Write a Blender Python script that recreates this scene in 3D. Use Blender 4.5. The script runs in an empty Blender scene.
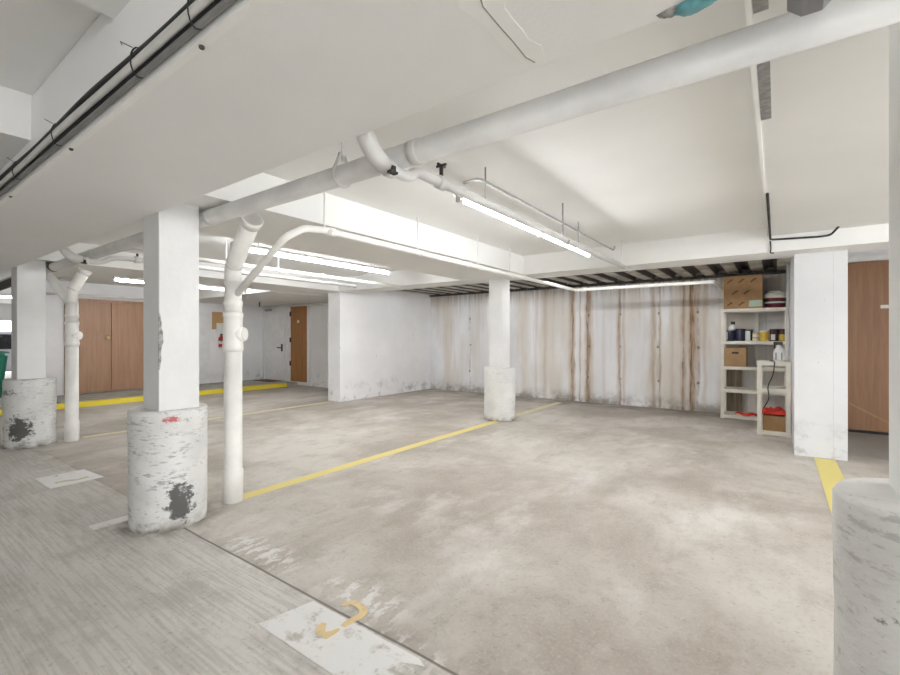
import bpy, bmesh, math, random
from mathutils import Vector, Matrix, noise
random.seed(7)
K = 1.25                      # eye height in metres; lengths below are in eye heights, z is measured from eye level
scene = bpy.context.scene
C = scene.collection
def V(p): return Vector((p[0]*K, p[1]*K, (p[2]+1)*K))

# ------------------------------------------------------------------ materials
class NT:
    def __init__(s, name):
        s.m = bpy.data.materials.new(name); s.m.use_nodes = True
        s.t = s.m.node_tree; s.n = s.t.nodes; s.b = s.n['Principled BSDF']
        s.pos = s.n.new('ShaderNodeNewGeometry').outputs['Position']
    def link(s, a, b): s.t.links.new(a, b)
    def put(s, sock, v):
        if isinstance(v, (int, float)): sock.default_value = v
        elif isinstance(v, (tuple, list)):
            sock.default_value = (*v, 1) if (sock.type == 'RGBA' and len(v) == 3) else v
        else: s.link(v, sock)
    def math(s, op, a, b=0.0, clamp=False, c=None):
        n = s.n.new('ShaderNodeMath'); n.operation = op; n.use_clamp = clamp
        s.put(n.inputs[0], a); s.put(n.inputs[1], b)
        if c is not None: s.put(n.inputs[2], c)
        return n.outputs[0]
    def vmul(s, v, k):
        n = s.n.new('ShaderNodeVectorMath'); n.operation = 'MULTIPLY'
        s.put(n.inputs[0], v); n.inputs[1].default_value = k; return n.outputs[0]
    def vadd(s, v, k):
        n = s.n.new('ShaderNodeVectorMath'); n.operation = 'ADD'
        s.put(n.inputs[0], v); s.put(n.inputs[1], k); return n.outputs[0]
    def length(s, v):
        n = s.n.new('ShaderNodeVectorMath'); n.operation = 'LENGTH'; s.put(n.inputs[0], v); return n.outputs['Value']
    def xyz(s, v=None):
        n = s.n.new('ShaderNodeSeparateXYZ'); s.put(n.inputs[0], s.pos if v is None else v); return n.outputs
    def noise(s, k=(1, 1, 1), scale=1.0, detail=4, rough=.55, dist=0, off=(0, 0, 0)):
        n = s.n.new('ShaderNodeTexNoise'); n.inputs['Scale'].default_value = scale
        n.inputs['Detail'].default_value = detail; n.inputs['Roughness'].default_value = rough
        n.inputs['Distortion'].default_value = dist
        s.link(s.vadd(s.vmul(s.pos, k), off), n.inputs['Vector']); return n.outputs[0]
    def step(s, v, lo, hi):
        n = s.n.new('ShaderNodeMapRange'); n.interpolation_type = 'SMOOTHSTEP'
        s.put(n.inputs[0], v); n.inputs[1].default_value = lo; n.inputs[2].default_value = hi
        return n.outputs[0]
    def ramp(s, v, stops):
        n = s.n.new('ShaderNodeValToRGB'); e = n.color_ramp.elements
        while len(e) < len(stops): e.new(.5)
        for k, (p, c) in zip(e, stops):
            k.position = p; k.color = (c, c, c, 1) if isinstance(c, (int, float)) else (*c, 1)
        s.put(n.inputs[0], v); return n.outputs[0]
    def mix(s, f, a, b):
        n = s.n.new('ShaderNodeMix'); n.data_type = 'RGBA'
        s.put(n.inputs[0], f); s.put(n.inputs[6], a); s.put(n.inputs[7], b); return n.outputs[2]
    def bump(s, h, d=.01, st=.4):
        n = s.n.new('ShaderNodeBump'); n.inputs['Distance'].default_value = d; n.inputs['Strength'].default_value = st
        s.link(h, n.inputs['Height']); s.link(n.outputs[0], s.b.inputs['Normal'])
    def done(s, col, rough=.6, metal=0.0):
        s.put(s.b.inputs['Base Color'], col); s.put(s.b.inputs['Roughness'], rough); s.put(s.b.inputs['Metallic'], metal)
        return s.m
    def spot(s, p, r, soft=.6):                     # 1 inside an ellipsoid at p
        d = s.length(s.vmul(s.vadd(s.pos, tuple(-c for c in V(p))), tuple(1/(q*K) for q in r)))
        return s.step(d, 1.0, 1.0 - soft)

def plain(name, col, rough=.5, metal=0.0, var=.08, scale=7, bump=0.0):
    t = NT(name)
    n = t.noise(scale=scale, detail=5)
    dark = tuple(c*(1-2*var) for c in col); lite = tuple(min(1, c*(1+var)) for c in col)
    c = t.mix(t.step(n, .3, .7), dark, lite)
    if bump: t.bump(t.noise(scale=scale*9, detail=3), .004, bump)
    return t.done(c, rough, metal)

def ceiling_mat(name, col):
    t = NT(name)
    n = t.noise(scale=.8, detail=3); f = t.noise(scale=90, detail=3)
    c = t.mix(t.step(n, .35, .7), tuple(x*.95 for x in col), col)
    c = t.mix(t.math('MULTIPLY', t.step(t.noise(scale=5, detail=8, rough=.7), .67, .8), .12), c, (.45, .43, .4))
    t.bump(f, .004, .25)
    return t.done(c, .75)

def column_mat(name, marks=(), dirty=.5):
    t = NT(name)
    c = t.mix(t.step(t.noise(scale=4, detail=5), .3, .7), (.64, .64, .62), (.76, .76, .74))
    sc = t.step(t.noise(k=(1, 1, 4.2), scale=9, detail=7, rough=.72), .535, .60)
    band = t.step(t.noise(k=(1, 1, 1.6), scale=3, detail=2), .38, .60)
    c = t.mix(t.math('MULTIPLY', t.math('MULTIPLY', sc, band), dirty), c, (.16, .155, .15))
    fl = t.step(t.noise(k=(1, 1, 2.2), scale=24, detail=5, rough=.65), .61, .66)
    c = t.mix(t.math('MULTIPLY', fl, dirty), c, (.22, .21, .2))
    z = t.xyz()[2]
    c = t.mix(t.math('MULTIPLY', t.math('MULTIPLY', t.step(z, .10, .0), t.step(t.noise(scale=9, detail=5), .4, .62)), .7), c, (.2, .16, .12))
    for p, r, mc, lo in marks:
        d = t.length(t.vmul(t.vadd(t.pos, tuple(-q for q in V(p))), tuple(1/(q*K) for q in r)))
        m = t.step(t.math('SUBTRACT', t.noise(k=(1, 1, 1.3), scale=17, detail=7, rough=.72), t.math('MULTIPLY', d, .42)), lo-.18, lo-.06)
        m = t.math('MULTIPLY', m, .9)
        c = t.mix(m, c, mc)
    t.bump(t.noise(k=(1, 1, 2), scale=14, detail=6), .012, .5)
    return t.done(c, .7)

def wood_mat(name, a, b, axis=2, rough=.45):
    t = NT(name)
    k = [14, 14, 14]; k[axis] = .7
    n = t.noise(k=tuple(k), scale=1.6, detail=6, rough=.6, dist=.4)
    n2 = t.noise(k=tuple(q*4 for q in k), scale=1.6, detail=3)
    c = t.mix(t.step(n, .3, .72), a, b)
    c = t.mix(t.math('MULTIPLY', t.step(n2, .5, .7), .25), c, tuple(x*.6 for x in a))
    return t.done(c, rough)

def emit_mat(name, col, st):
    t = NT(name); t.b.inputs['Emission Color'].default_value = (*col, 1); t.b.inputs['Emission Strength'].default_value = st
    return t.done(col, .3)

M = {}
M['ceil'] = ceiling_mat('white ceiling paint', (.83, .83, .815))
M['slab'] = ceiling_mat('white slab paint', (.85, .85, .845))
M['panel'] = ceiling_mat('white panel paint', (.77, .77, .75))
M['pipe'] = plain('painted pipe', (.65, .645, .63), .45, var=.05, scale=5)
M['pvc'] = plain('white pvc', (.82, .81, .775), .35, var=.04, scale=6)
M['shaft'] = plain('white column paint', (.76, .76, .75), .6, var=.03, scale=3, bump=.3)
M['white'] = plain('white paint', (.83, .83, .83), .5, var=.03)
M['plastic'] = plain('cream plastic', (.80, .77, .69), .4, var=.03)
M['steel'] = plain('galvanised steel', (.45, .45, .45), .4, .7, var=.12, scale=20)
M['dark'] = plain('dark rusty metal', (.06, .055, .05), .6, .3, var=.3, scale=15)
M['black'] = plain('black rubber', (.018, .018, .02), .5, var=.1)
M['cabwhite'] = plain('white cable jacket', (.62, .61, .59), .45, var=.05)
M['cabgrey'] = plain('grey cable jacket', (.22, .215, .21), .45, var=.1)
M['tube'] = emit_mat('lit fluorescent tube', (.975, .985, 1), 40)
M['fixture'] = plain('white fixture enamel', (.80, .80, .79), .35, var=.02)
M['brown_door'] = wood_mat('pinkish brown veneer', (.36, .20, .115), (.46, .275, .165))
M['oak_door'] = wood_mat('oak veneer', (.30, .13, .035), (.42, .19, .055))
M['dark_door'] = wood_mat('walnut veneer', (.25, .125, .06), (.33, .175, .09))
M['brass'] = plain('brass', (.75, .6, .3), .3, .9, var=.05)
M['card'] = plain('brown cardboard', (.36, .215, .10), .8, var=.06, scale=12)
M['card2'] = plain('light brown cardboard', (.40, .25, .125), .8, var=.06, scale=12)
M['print'] = plain('dark brown print', (.14, .075, .03), .8)
M['paper'] = plain('white paper', (.75, .78, .75), .7, var=.03)
M['mint'] = plain('pale green label', (.45, .62, .50), .6, var=.05)
M['navy'] = plain('navy paint can label', (.018, .022, .055), .35)
M['maroon'] = plain('maroon plastic', (.15, .018, .03), .35)
M['maroon2'] = plain('very dark maroon label', (.045, .015, .018), .4)
M['yellow_lab'] = plain('yellow can label', (.68, .47, .06), .4)
M['tin'] = plain('tin', (.6, .6, .58), .3, .8)
M['teal'] = plain('teal plastic', (.13, .36, .40), .45, var=.15, scale=25)
M['foam'] = plain('grey mortar', (.36, .35, .33), .9, var=.25, scale=40)
M['red'] = plain('red fabric', (.62, .03, .015), .6, var=.12, scale=20, bump=.4)
M['redp'] = plain('red enamel', (.45, .02, .02), .35)
M['green'] = plain('green bin plastic', (.0, .17, .10), .4, var=.08)
M['cork'] = plain('cork', (.50, .31, .14), .9, var=.1, scale=40)
M['tape'] = plain('silver tape', (.36, .36, .36), .35, .5, var=.15, scale=30)
M['boxgrey'] = plain('grey junction box', (.24, .24, .25), .45, .4, var=.05)
M['carbody'] = plain('silver car paint', (.55, .57, .60), .25, .3, var=.02)
M['glass'] = plain('dark car glass', (.012, .014, .016), .08, var=.02)
M['ply'] = wood_mat('weathered plywood', (.13, .095, .06), (.30, .24, .17))
M['mat'] = plain('brown door mat', (.16, .10, .055), .95, var=.2, scale=60)
M['lamp_red'] = plain('red car lamp', (.4, .01, .01), .2)
M['plaster'] = plain('fresh white plaster', (.87, .865, .85), .8, var=.02, scale=3)
M['crack'] = plain('crack shadow grey', (.30, .29, .28), .9)

def floor_mat():
    t = NT('worn concrete floor'); x, y, z = t.xyz()
    big = t.noise(scale=.55, detail=7, rough=.6, dist=.3)
    c = t.mix(t.step(big, .37, .62), (.345, .30, .25), (.57, .535, .485))
    st = t.noise(k=(2.4, .55, 1), scale=.9, detail=5, rough=.6, off=(3, 1, 0))      # wheel-worn stripes into the bays
    c = t.mix(t.math('MULTIPLY', t.step(st, .50, .68), .5), c, (.30, .255, .205))
    mid = t.noise(k=(1.2, .8, 1), scale=4.5, detail=7, rough=.7, off=(4, 9, 0))
    c = t.mix(t.math('MULTIPLY', t.step(mid, .48, .66), .38), c, (.285, .24, .195))
    pale = t.noise(k=(1.4, .8, 1), scale=1.1, detail=8, rough=.66, off=(7, 3, 0))
    c = t.mix(t.math('MULTIPLY', t.step(pale, .52, .70), .55), c, (.70, .685, .66))
    ais = t.noise(k=(.45, 1.0, 1), scale=.9, detail=5, off=(11, 5, 0))
    ca = t.mix(t.step(ais, .35, .66), (.53, .505, .465), (.67, .645, .605))
    br = t.noise(k=(1.2, 34, 1), scale=2.0, detail=3, rough=.6)
    ca = t.mix(t.math('MULTIPLY', t.step(br, .44, .60), .33), ca, (.28, .265, .24))
    ca = t.mix(t.math('MULTIPLY', t.step(t.noise(k=(1.5, 30, 1), scale=1.2, detail=3, off=(5, 2, 0)), .58, .68), .25), ca, (.68, .66, .63))
    wob = t.math('MULTIPLY', t.math('SUBTRACT', t.noise(scale=1.5, detail=3), .5), .02)
    yy = t.math('ADD', y, wob)
    aisle = t.step(yy, 1.095*K, 1.085*K)
    ca = t.mix(t.math('MULTIPLY', t.step(t.noise(k=(.7, 1, 1), scale=3.5, detail=8, rough=.7, off=(1, 6, 0)), .47, .66), .4), ca, (.30, .275, .24))
    c = t.mix(aisle, c, ca)
    fine = t.noise(scale=60, detail=5, rough=.7)
    c = t.mix(t.math('MULTIPLY', t.step(fine, .48, .68), .4), c, (.56, .53, .49))
    c = t.mix(t.math('MULTIPLY', t.step(t.noise(scale=35, detail=5, rough=.75, off=(2, 2, 2)), .54, .68), .42), c, (.2, .18, .155))
    fl = t.step(t.noise(k=(1.4, .7, 1), scale=11, detail=7, rough=.7), .50, .56)  # worn white paint flakes along the joint
    reg = t.math('MAXIMUM', t.spot((-1.95, 1.17, -1), (.42, .16, .5), .75), t.math('MAXIMUM', t.spot((-1.3, 1.2, -1), (.34, .14, .5), .75), t.spot((-1.0, 1.07, -1), (.35, .10, .5), .7)))
    c = t.mix(t.math('MULTIPLY', t.math('MULTIPLY', fl, reg), .85), c, (.74, .73, .71))
    jd = t.math('ABSOLUTE', t.math('SUBTRACT', yy, 1.09*K))
    c = t.mix(t.math('MULTIPLY', t.math('MULTIPLY', t.step(jd, .009, .004), t.step(x, -2.9*K, -2.5*K)), .8), c, (.10, .085, .07))
    c = t.mix(t.math('MULTIPLY', t.math('MULTIPLY', t.step(jd, .10, .0), t.step(t.noise(scale=5, detail=5), .45, .65)), .35), c, (.2, .17, .14))
    for p, r in (((-2.72, 1.09), .33), ((-5.65, 1.09), .33), ((-2.75, 4.85), .3)):
        c = t.mix(t.math('MULTIPLY', t.math('MULTIPLY', t.spot((p[0], p[1], -1), (r, r, .5), .6), t.step(t.noise(scale=7, detail=6), .36, .6)), .8), c, (.13, .095, .07))
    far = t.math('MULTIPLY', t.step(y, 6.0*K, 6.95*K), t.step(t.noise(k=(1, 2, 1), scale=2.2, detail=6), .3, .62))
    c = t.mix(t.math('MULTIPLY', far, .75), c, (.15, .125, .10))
    alcove_shade = t.math('MULTIPLY', t.step(y, 4.7*K, 5.2*K), t.step(x, .1*K, .5*K))
    c = t.mix(t.math('MULTIPLY', alcove_shade, .6), c, (.17, .16, .145))  # shade inside the right alcove painted into the floor colour
    t.bump(t.math('ADD', fine, t.math('MULTIPLY', t.math('MULTIPLY', br, aisle), 1.2)), .004, .35)
    return t.done(c, t.math('ADD', .52, t.math('MULTIPLY', big, .3)))
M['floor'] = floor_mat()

def back_wall_mat():
    t = NT('rust-streaked white concrete wall'); x, y, z = t.xyz()
    wob = t.math('MULTIPLY', t.math('SUBTRACT', t.noise(k=(3, 0, .8), scale=3, detail=4), .5), .10)
    xs = t.math('DIVIDE', t.math('ADD', t.math('ADD', x, wob), 5.6*K), 5.8*K)       # 0..1 along the wall
    def u2(u):
        a = (u-450)/450; X = 6.9*(.809*a-.588)/(.588*a+.809); return (X+5.6)/5.8
    c = t.mix(t.step(t.noise(k=(1, 1, .5), scale=1.6, detail=5), .35, .7), (.72, .72, .73), (.87, .87, .885))
    c = t.mix(t.math('MULTIPLY', t.step(t.noise(k=(1.3, 0, .25), scale=1.4, detail=4, off=(3, 0, 0)), .42, .62), .6), c, (.60, .535, .44))
    streak = t.noise(k=(13, 0, .35), scale=1.5, detail=5, rough=.6)
    fade = t.step(z, .2, 2.1)
    c = t.mix(t.math('MULTIPLY', t.step(streak, .54, .68), t.math('MULTIPLY', t.math('ADD', fade, .15), .34)), c, (.42, .37, .31))
    rs = []
    for u, w, s in ((536, 2, .3), (545, 3, .35), (574, 6.5, 1.0), (580, 5, .75), (587, 7.5, 1.0), (604, 2, .25), (619.5, 3, .85), (624, 2, .6), (654, 5, .65), (659.5, 2.5, .85), (672, 3, .3), (683, 5, .8), (690.5, 10, 1.0), (705, 3, .4)):
        rs += [(u2(u-w), 0), (u2(u), s), (u2(u+w), 0)]
    rs.sort()
    bands = []
    for k in range(0, len(rs), 30): bands.append(t.ramp(xs, rs[k:k+30]))
    b = bands[0]
    for q in bands[1:]: b = t.math('MAXIMUM', b, q)
    brk = t.step(t.noise(k=(9, 0, 1.1), scale=2.2, detail=6, rough=.65), .12, .52)
    b = t.math('MULTIPLY', b, brk)
    c = t.mix(t.math('MULTIPLY', b, .95), c, (.33, .185, .07))
    core = t.math('MULTIPLY', t.step(b, .35, .8), t.step(t.noise(k=(30, 0, 1.5), scale=2, detail=3), .48, .62))
    c = t.mix(t.math('MULTIPLY', core, .85), c, (.11, .06, .03))
    js = []
    for u in (470, 498, 588.5, 621, 658, 698):
        js += [(u2(u-1.1), 0), (u2(u), .8), (u2(u+1.1), 0)]
    j = t.ramp(xs, js)
    zz = t.math('PINGPONG', t.math('ADD', z, .12), .30)
    dots = t.math('MULTIPLY', t.step(j, .05, .4), t.step(zz, .03, .012))
    c = t.mix(t.math('MULTIPLY', t.math('MULTIPLY', j, t.step(t.noise(k=(4, 0, 2), scale=3, detail=4), .35, .6)), .6), c, (.16, .12, .09))
    c = t.mix(t.math('MULTIPLY', dots, .7), c, (.10, .09, .08))
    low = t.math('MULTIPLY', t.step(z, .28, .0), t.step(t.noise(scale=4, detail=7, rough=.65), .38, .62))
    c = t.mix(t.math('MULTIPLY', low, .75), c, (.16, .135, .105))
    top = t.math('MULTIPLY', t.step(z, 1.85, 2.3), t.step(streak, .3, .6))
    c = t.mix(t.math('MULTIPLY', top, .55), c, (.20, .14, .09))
    t.bump(t.noise(scale=8, detail=7), .012, .35)
    return t.done(c, .75)
M['backwall'] = back_wall_mat()

def stub_wall_mat(name, base):
    t = NT(name); x, y, z = t.xyz()
    c = t.mix(t.step(t.noise(scale=1.4, detail=5), .35, .7), tuple(q*.93 for q in base), base)
    low = t.math('MULTIPLY', t.step(z, .5, .0), t.step(t.noise(scale=5, detail=7, rough=.7), .5, .66))
    c = t.mix(t.math('MULTIPLY', low, .6), c, (.22, .2, .18))
    c = t.mix(t.math('MULTIPLY', t.step(t.noise(scale=12, detail=6, rough=.7), .66, .72), .5), c, (.3, .29, .28))
    t.bump(t.noise(scale=10, detail=7), .01, .4)
    return t.done(c, .75)
M['stub'] = stub_wall_mat('rough white wall', (.85, .85, .86))
M['pier'] = stub_wall_mat('rough white pier', (.75, .76, .78))
M['room'] = stub_wall_mat('white room wall', (.87, .87, .885))

def deck_mat():
    t = NT('rusty white metal deck'); x, y, z = t.xyz()
    c = t.mix(t.step(t.noise(k=(2, .6, 1), scale=3, detail=5), .35, .65), (.46, .43, .37), (.74, .71, .65))
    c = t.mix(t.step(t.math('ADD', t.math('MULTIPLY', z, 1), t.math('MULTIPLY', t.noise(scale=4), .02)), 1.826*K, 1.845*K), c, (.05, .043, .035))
    return t.done(c, .7)
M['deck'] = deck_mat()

def line_mat(name, col, wear):
    t = NT(name)
    m = t.step(t.noise(k=(1, 1, 1), scale=9, detail=8, rough=.72), wear, wear+.16)
    c = t.mix(m, col, (.46, .43, .38))
    return t.done(c, .65)
M['yellow'] = line_mat('yellow line paint', (.70, .60, .20), .58)
M['yellow2'] = line_mat('faded yellow line paint', (.68, .62, .38), .50)
M['ghost'] = line_mat('worn white line paint', (.76, .75, .72), .54)
M['kerb'] = line_mat('yellow kerb paint', (.82, .67, .05), .64)
M['patch'] = line_mat('worn white number patch paint', (.78, .775, .76), .52)
M['digit'] = line_mat('worn yellow stencil paint', (.72, .55, .28), .49)
M['digit2'] = line_mat('faded yellow stencil paint', (.62, .56, .38), .50)
M['walk'] = plain('grey walkway concrete', (.40, .39, .36), .7, var=.12, scale=5)

# ------------------------------------------------------------------ mesh helpers (eye-height units)
def box(bm, lo, hi, bev=0.0):
    r = bmesh.ops.create_cube(bm, size=1)
    a, b = V(lo), V(hi)
    for v in r['verts']:
        v.co = Vector([(a[i]+b[i])/2 + v.co[i]*(b[i]-a[i]) for i in range(3)])
    if bev:
        es = list({e for v in r['verts'] for e in v.link_edges})
        bmesh.ops.bevel(bm, geom=es, offset=bev*K, segments=2, affect='EDGES', profile=.6)
def rounded(pts, rad, n=6):
    out = [Vector(pts[0])]
    for i in range(1, len(pts)-1):
        p, a, b = Vector(pts[i]), Vector(pts[i-1]), Vector(pts[i+1])
        da, db = (a-p), (b-p)
        r = min(rad, da.length*.45, db.length*.45)
        s, e = p+da.normalized()*r, p+db.normalized()*r
        for k in range(n+1):
            q = k/n; out.append(s*(1-q)**2 + p*2*q*(1-q) + e*q*q)
    out.append(Vector(pts[-1])); return out
def tube(bm, pts, r, seg=16, caps=True, rad=None):
    if rad: pts = rounded(pts, rad)
    P = [V(p) for p in pts]; rs = r if isinstance(r, (list, tuple)) else [r]*len(P)
    rings = []; up = None
    for i, p in enumerate(P):
        d = (P[min(i+1, len(P)-1)] - P[max(i-1, 0)]).normalized()
        if up is None:
            up = Vector((0, 0, 1)) if abs(d.z) < .9 else Vector((1, 0, 0))
        s = d.cross(up).normalized(); up = s.cross(d).normalized()
        rings.append([bm.verts.new(p + (s*math.cos(2*math.pi*k/seg) + up*math.sin(2*math.pi*k/seg))*rs[i]*K) for k in range(seg)])
    for a, b in zip(rings, rings[1:]):
        for k in range(seg):
            f = bm.faces.new((a[k], a[(k+1) % seg], b[(k+1) % seg], b[k])); f.smooth = True
    if caps: bm.faces.new(rings[0][::-1]); bm.faces.new(rings[-1])
def lathe(bm, c, prof, seg=32, axis='z', caps=True):
    rings = []
    for r, h in prof:
        ring = []
        for k in range(seg):
            a = 2*math.pi*k/seg; q = (r*math.cos(a), r*math.sin(a))
            o = {'z': (q[0], q[1], h), 'y': (q[0], h, q[1]), 'x': (h, q[0], q[1])}[axis]
            ring.append(bm.verts.new(V((c[0]+o[0], c[1]+o[1], c[2]+o[2]))))
        rings.append(ring)
    for i, (a, b) in enumerate(zip(rings, rings[1:])):
        for k in range(seg):
            f = bm.faces.new((a[k], a[(k+1) % seg], b[(k+1) % seg], b[k])); f.smooth = True
    if caps: bm.faces.new(rings[0][::-1]); bm.faces.new(rings[-1])
def prism(bm, pts, z0, z1):                       # outline in the floor/ceiling plane, extruded
    a = [bm.verts.new(V((x, y, z0))) for x, y in pts]; b = [bm.verts.new(V((x, y, z1))) for x, y in pts]
    n = len(pts)
    bm.faces.new(a[::-1]); bm.faces.new(b)
    for k in range(n): bm.faces.new((a[k], a[(k+1) % n], b[(k+1) % n], b[k]))
def prismY(bm, pts, y0, y1):                      # outline in x,z extruded along y
    a = [bm.verts.new(V((x, y0, z))) for x, z in pts]; b = [bm.verts.new(V((x, y1, z))) for x, z in pts]
    n = len(pts)
    bm.faces.new(a); bm.faces.new(b[::-1])
    for k in range(n): bm.faces.new((b[k], b[(k+1) % n], a[(k+1) % n], a[k]))
def prismX(bm, pts, x0, x1):                      # outline in y,z extruded along x
    a = [bm.verts.new(V((x0, y, z))) for y, z in pts]; b = [bm.verts.new(V((x1, y, z))) for y, z in pts]
    n = len(pts)
    bm.faces.new(a[::-1]); bm.faces.new(b)
    for k in range(n): bm.faces.new((a[k], a[(k+1) % n], b[(k+1) % n], b[k]))
def ribbon(bm, pts, w, z0, z1):                   # flat painted stroke on the floor
    L, R = [], []
    for i, p in enumerate(pts):
        a, b = Vector(pts[max(i-1, 0)]), Vector(pts[min(i+1, len(pts)-1)])
        d = (b-a).normalized(); n = Vector((-d.y, d.x)); ww = w[i] if isinstance(w, (list, tuple)) else w
        L.append(Vector(p)+n*ww/2); R.append(Vector(p)-n*ww/2)
    for i in range(len(pts)-1): prism(bm, [L[i], R[i], R[i+1], L[i+1]][::-1], z0, z1)
def BM(fn, *a, **k):
    bm = bmesh.new(); fn(bm, *a, **k); return bm

def obj(name, bm, mat, parent=None):
    bmesh.ops.remove_doubles(bm, verts=bm.verts, dist=1e-6)
    bmesh.ops.recalc_face_normals(bm, faces=bm.faces)
    if parent is None:
        xs = [v.co for v in bm.verts]
        o0 = Vector(((min(v.x for v in xs)+max(v.x for v in xs))/2, (min(v.y for v in xs)+max(v.y for v in xs))/2, min(v.z for v in xs)))
    else:
        o0 = Vector(parent['_o'])
    for v in bm.verts: v.co -= o0
    me = bpy.data.meshes.new(name); bm.to_mesh(me); bm.free()
    me.materials.append(mat)
    o = bpy.data.objects.new(name, me); C.objects.link(o)
    if parent is None: o.location = o0; o['_o'] = tuple(o0)
    else: o.parent = parent; o['_o'] = tuple(o0)
    return o
def thing(name, label, cat, loc, group=None):
    o = bpy.data.objects.new(name, None); C.objects.link(o); o.empty_display_size = .1
    p = V(loc); o.location = p; o['_o'] = tuple(p)
    o['label'] = label; o['category'] = cat
    if group: o['group'] = group
    return o
def tag(o, label, cat, group=None):
    o['label'] = label; o['category'] = cat
    if group: o['group'] = group
    return o
def struct(name, bm, mat):
    o = obj(name, bm, mat); o['kind'] = 'structure'; return o
def sempty(name, loc):
    o = bpy.data.objects.new(name, None); C.objects.link(o); p = V(loc); o.location = p; o['_o'] = tuple(p); o['kind'] = 'structure'; return o

# ------------------------------------------------------------------ the setting
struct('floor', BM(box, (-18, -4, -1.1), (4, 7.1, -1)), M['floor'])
struct('wall_back', BM(box, (-5.76, 6.9, -1), (.3, 7.1, .90)), M['backwall'])
bm = bmesh.new(); prismX(bm, [(4.64, -1), (6.9, -1), (6.9, .90), (5.0, .90), (5.0, .71), (4.64, .71)], -5.76, -5.48)
struct('wall_side', bm, M['stub'])
bm = bmesh.new(); prismX(bm, [(4.83, -1), (6.9, -1), (6.9, .90), (5.0, .90), (5.0, .71), (4.83, .71)], .12, .463)
struct('wall_divider', bm, M['pier'])
struct('wall_end', BM(box, (-9.6, 5.8, -1), (-5.76, 6.0, .92)), M['room'])
struct('wall_left', BM(box, (-9.62, 1.95, -1), (-9.42, 5.8, .92)), M['room'])
bm = bmesh.new(); box(bm, (-17.2, -4, -1), (-17, -.6, .92)); box(bm, (-17.2, 4.2, -1), (-17, 7.1, .92)); box(bm, (-17.2, -.6, .46), (-17, 4.2, .92))
struct('wall_far', bm, M['room'])
struct('wall_north', BM(box, (-17, 5.8, -1), (-9.6, 6.0, .92)), M['room'])
struct('wall_alcove', BM(box, (.463, 6.4, -1), (3.2, 6.6, .95)), M['room'])
struct('wall_light_block', BM(box, (-18, -4.2, -1), (4, -4, .955)), M['room'])  # added behind the camera to block daylight from the front
struct('wall_right', BM(box, (3.0, 4.6, -1), (3.2, 6.4, .95)), M['room'])
# ceiling: the wide drop beam over the column line, the cross beams and the coffers between them
struct('ceiling', BM(box, (-18, .9, .92), (4, 7.1, 1.05)), M['ceil'])
struct('ceiling_front', BM(box, (-18, -4, .955), (4, .9, 1.05)), M['ceil'])
struct('ceiling_beam', BM(box, (-18, .465, .643), (4, .996, .955), .012), M['slab'])
struct('ceiling_beam', BM(box, (-3.18, .99, .715), (-2.32, 4.62, .93)), M['ceil'])
struct('ceiling_beam', BM(box, (-6.25, .99, .715), (-5.47, 4.62, .93)), M['ceil'])
struct('ceiling_beam', BM(box, (-6.25, 4.6, .71), (4, 5.0, .93)), M['ceil'])
struct('ceiling_beam', BM(box, (-3.1, -4, .778), (-2.38, .47, .96)), M['ceil'])
struct('ceiling_beam', BM(box, (-1.5, -4, .89), (-.9, .47, .96)), M['ceil'])
struct('ceiling_beam', BM(box, (-18, -2.3, .643), (4, -1.5, .96)), M['ceil'])  # unseen beam added to shade the front coffers
struct('ceiling_panel', BM(box, (-.058, .99, .844), (4, 4.61, .93)), M['panel'])
struct('ceiling_soffit', BM(box, (-9.42, 3.95, .705), (-6.25, 5.8, .93)), M['ceil'])
struct('ceiling_soffit', BM(box, (-6.26, 5.0, .705), (-5.76, 5.8, .93)), M['ceil'])
struct('trim_1', BM(box, (-12, .468, .6385), (1, .486, .645)), M['plaster'])
# corrugated metal deck behind the rear beam
bm = bmesh.new(); prof = []; X = -5.5
while X < .12:
    prof += [(X, .88), (X+.045, .825), (X+.165, .825), (X+.21, .88)]; X += .26
prof += [(X, .93), (-5.5, .93)]
prismY(bm, prof, 4.99, 6.92)
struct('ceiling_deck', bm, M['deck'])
struct('trim_3', BM(box, (-5.48, 6.86, .79), (.12, 6.91, .84)), M['dark'])
# raised walkway along the left rooms
struct('trim_2', BM(box, (-9.42, 1.95, -1), (-8.14, 5.8, -.94)), M['walk'])
o = obj('kerb', BM(box, (-8.16, 1.0, -1), (-8.05, 5.45, -.925), .012), M['kerb'])
tag(o, 'long yellow painted kerb edging the walkway by the brown double doors', 'kerb')

# doors
def door(name, lo, hi, axis, mat, frame_mat, ft=.05):
    d = sempty(name, ((lo[0]+hi[0])/2, (lo[1]+hi[1])/2, lo[2]))
    return d
d1 = sempty('door_1', (-9.36, 2.88, -.94))
M['frame'] = plain('white door frame', (.80, .80, .79), .45, var=.02)
bm = bmesh.new(); box(bm, (-9.43, 2.24, -.94), (-9.37, 2.29, .65)); box(bm, (-9.43, 3.47, -.94), (-9.37, 3.52, .65)); box(bm, (-9.43, 2.29, .60), (-9.37, 3.47, .65))
obj('door_frame', bm, M['brown_door'], d1)
for a, b in ((2.295, 2.872), (2.88, 3.465)):
    obj('door_leaf', BM(box, (-9.42, a, -.93), (-9.38, b, .60), .004), M['brown_door'], d1)
kn = BM(lathe, (-9.37, 2.81, -.005), [(.012, -.012), (.012, .012), (.03, .02), (.03, .035), (.015, .045)], 16, 'x')
obj('door_knob', kn, M['brass'], d1)
d2 = sempty('door_2', (-9.0, 5.77, -.94))
bm = bmesh.new(); box(bm, (-9.42, 5.75, -.94), (-9.36, 5.81, .72)); box(bm, (-8.60, 5.75, -.94), (-8.54, 5.81, .72)); box(bm, (-9.36, 5.75, .67), (-8.60, 5.81, .72))
obj('door_frame', bm, M['frame'], d2)
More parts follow.
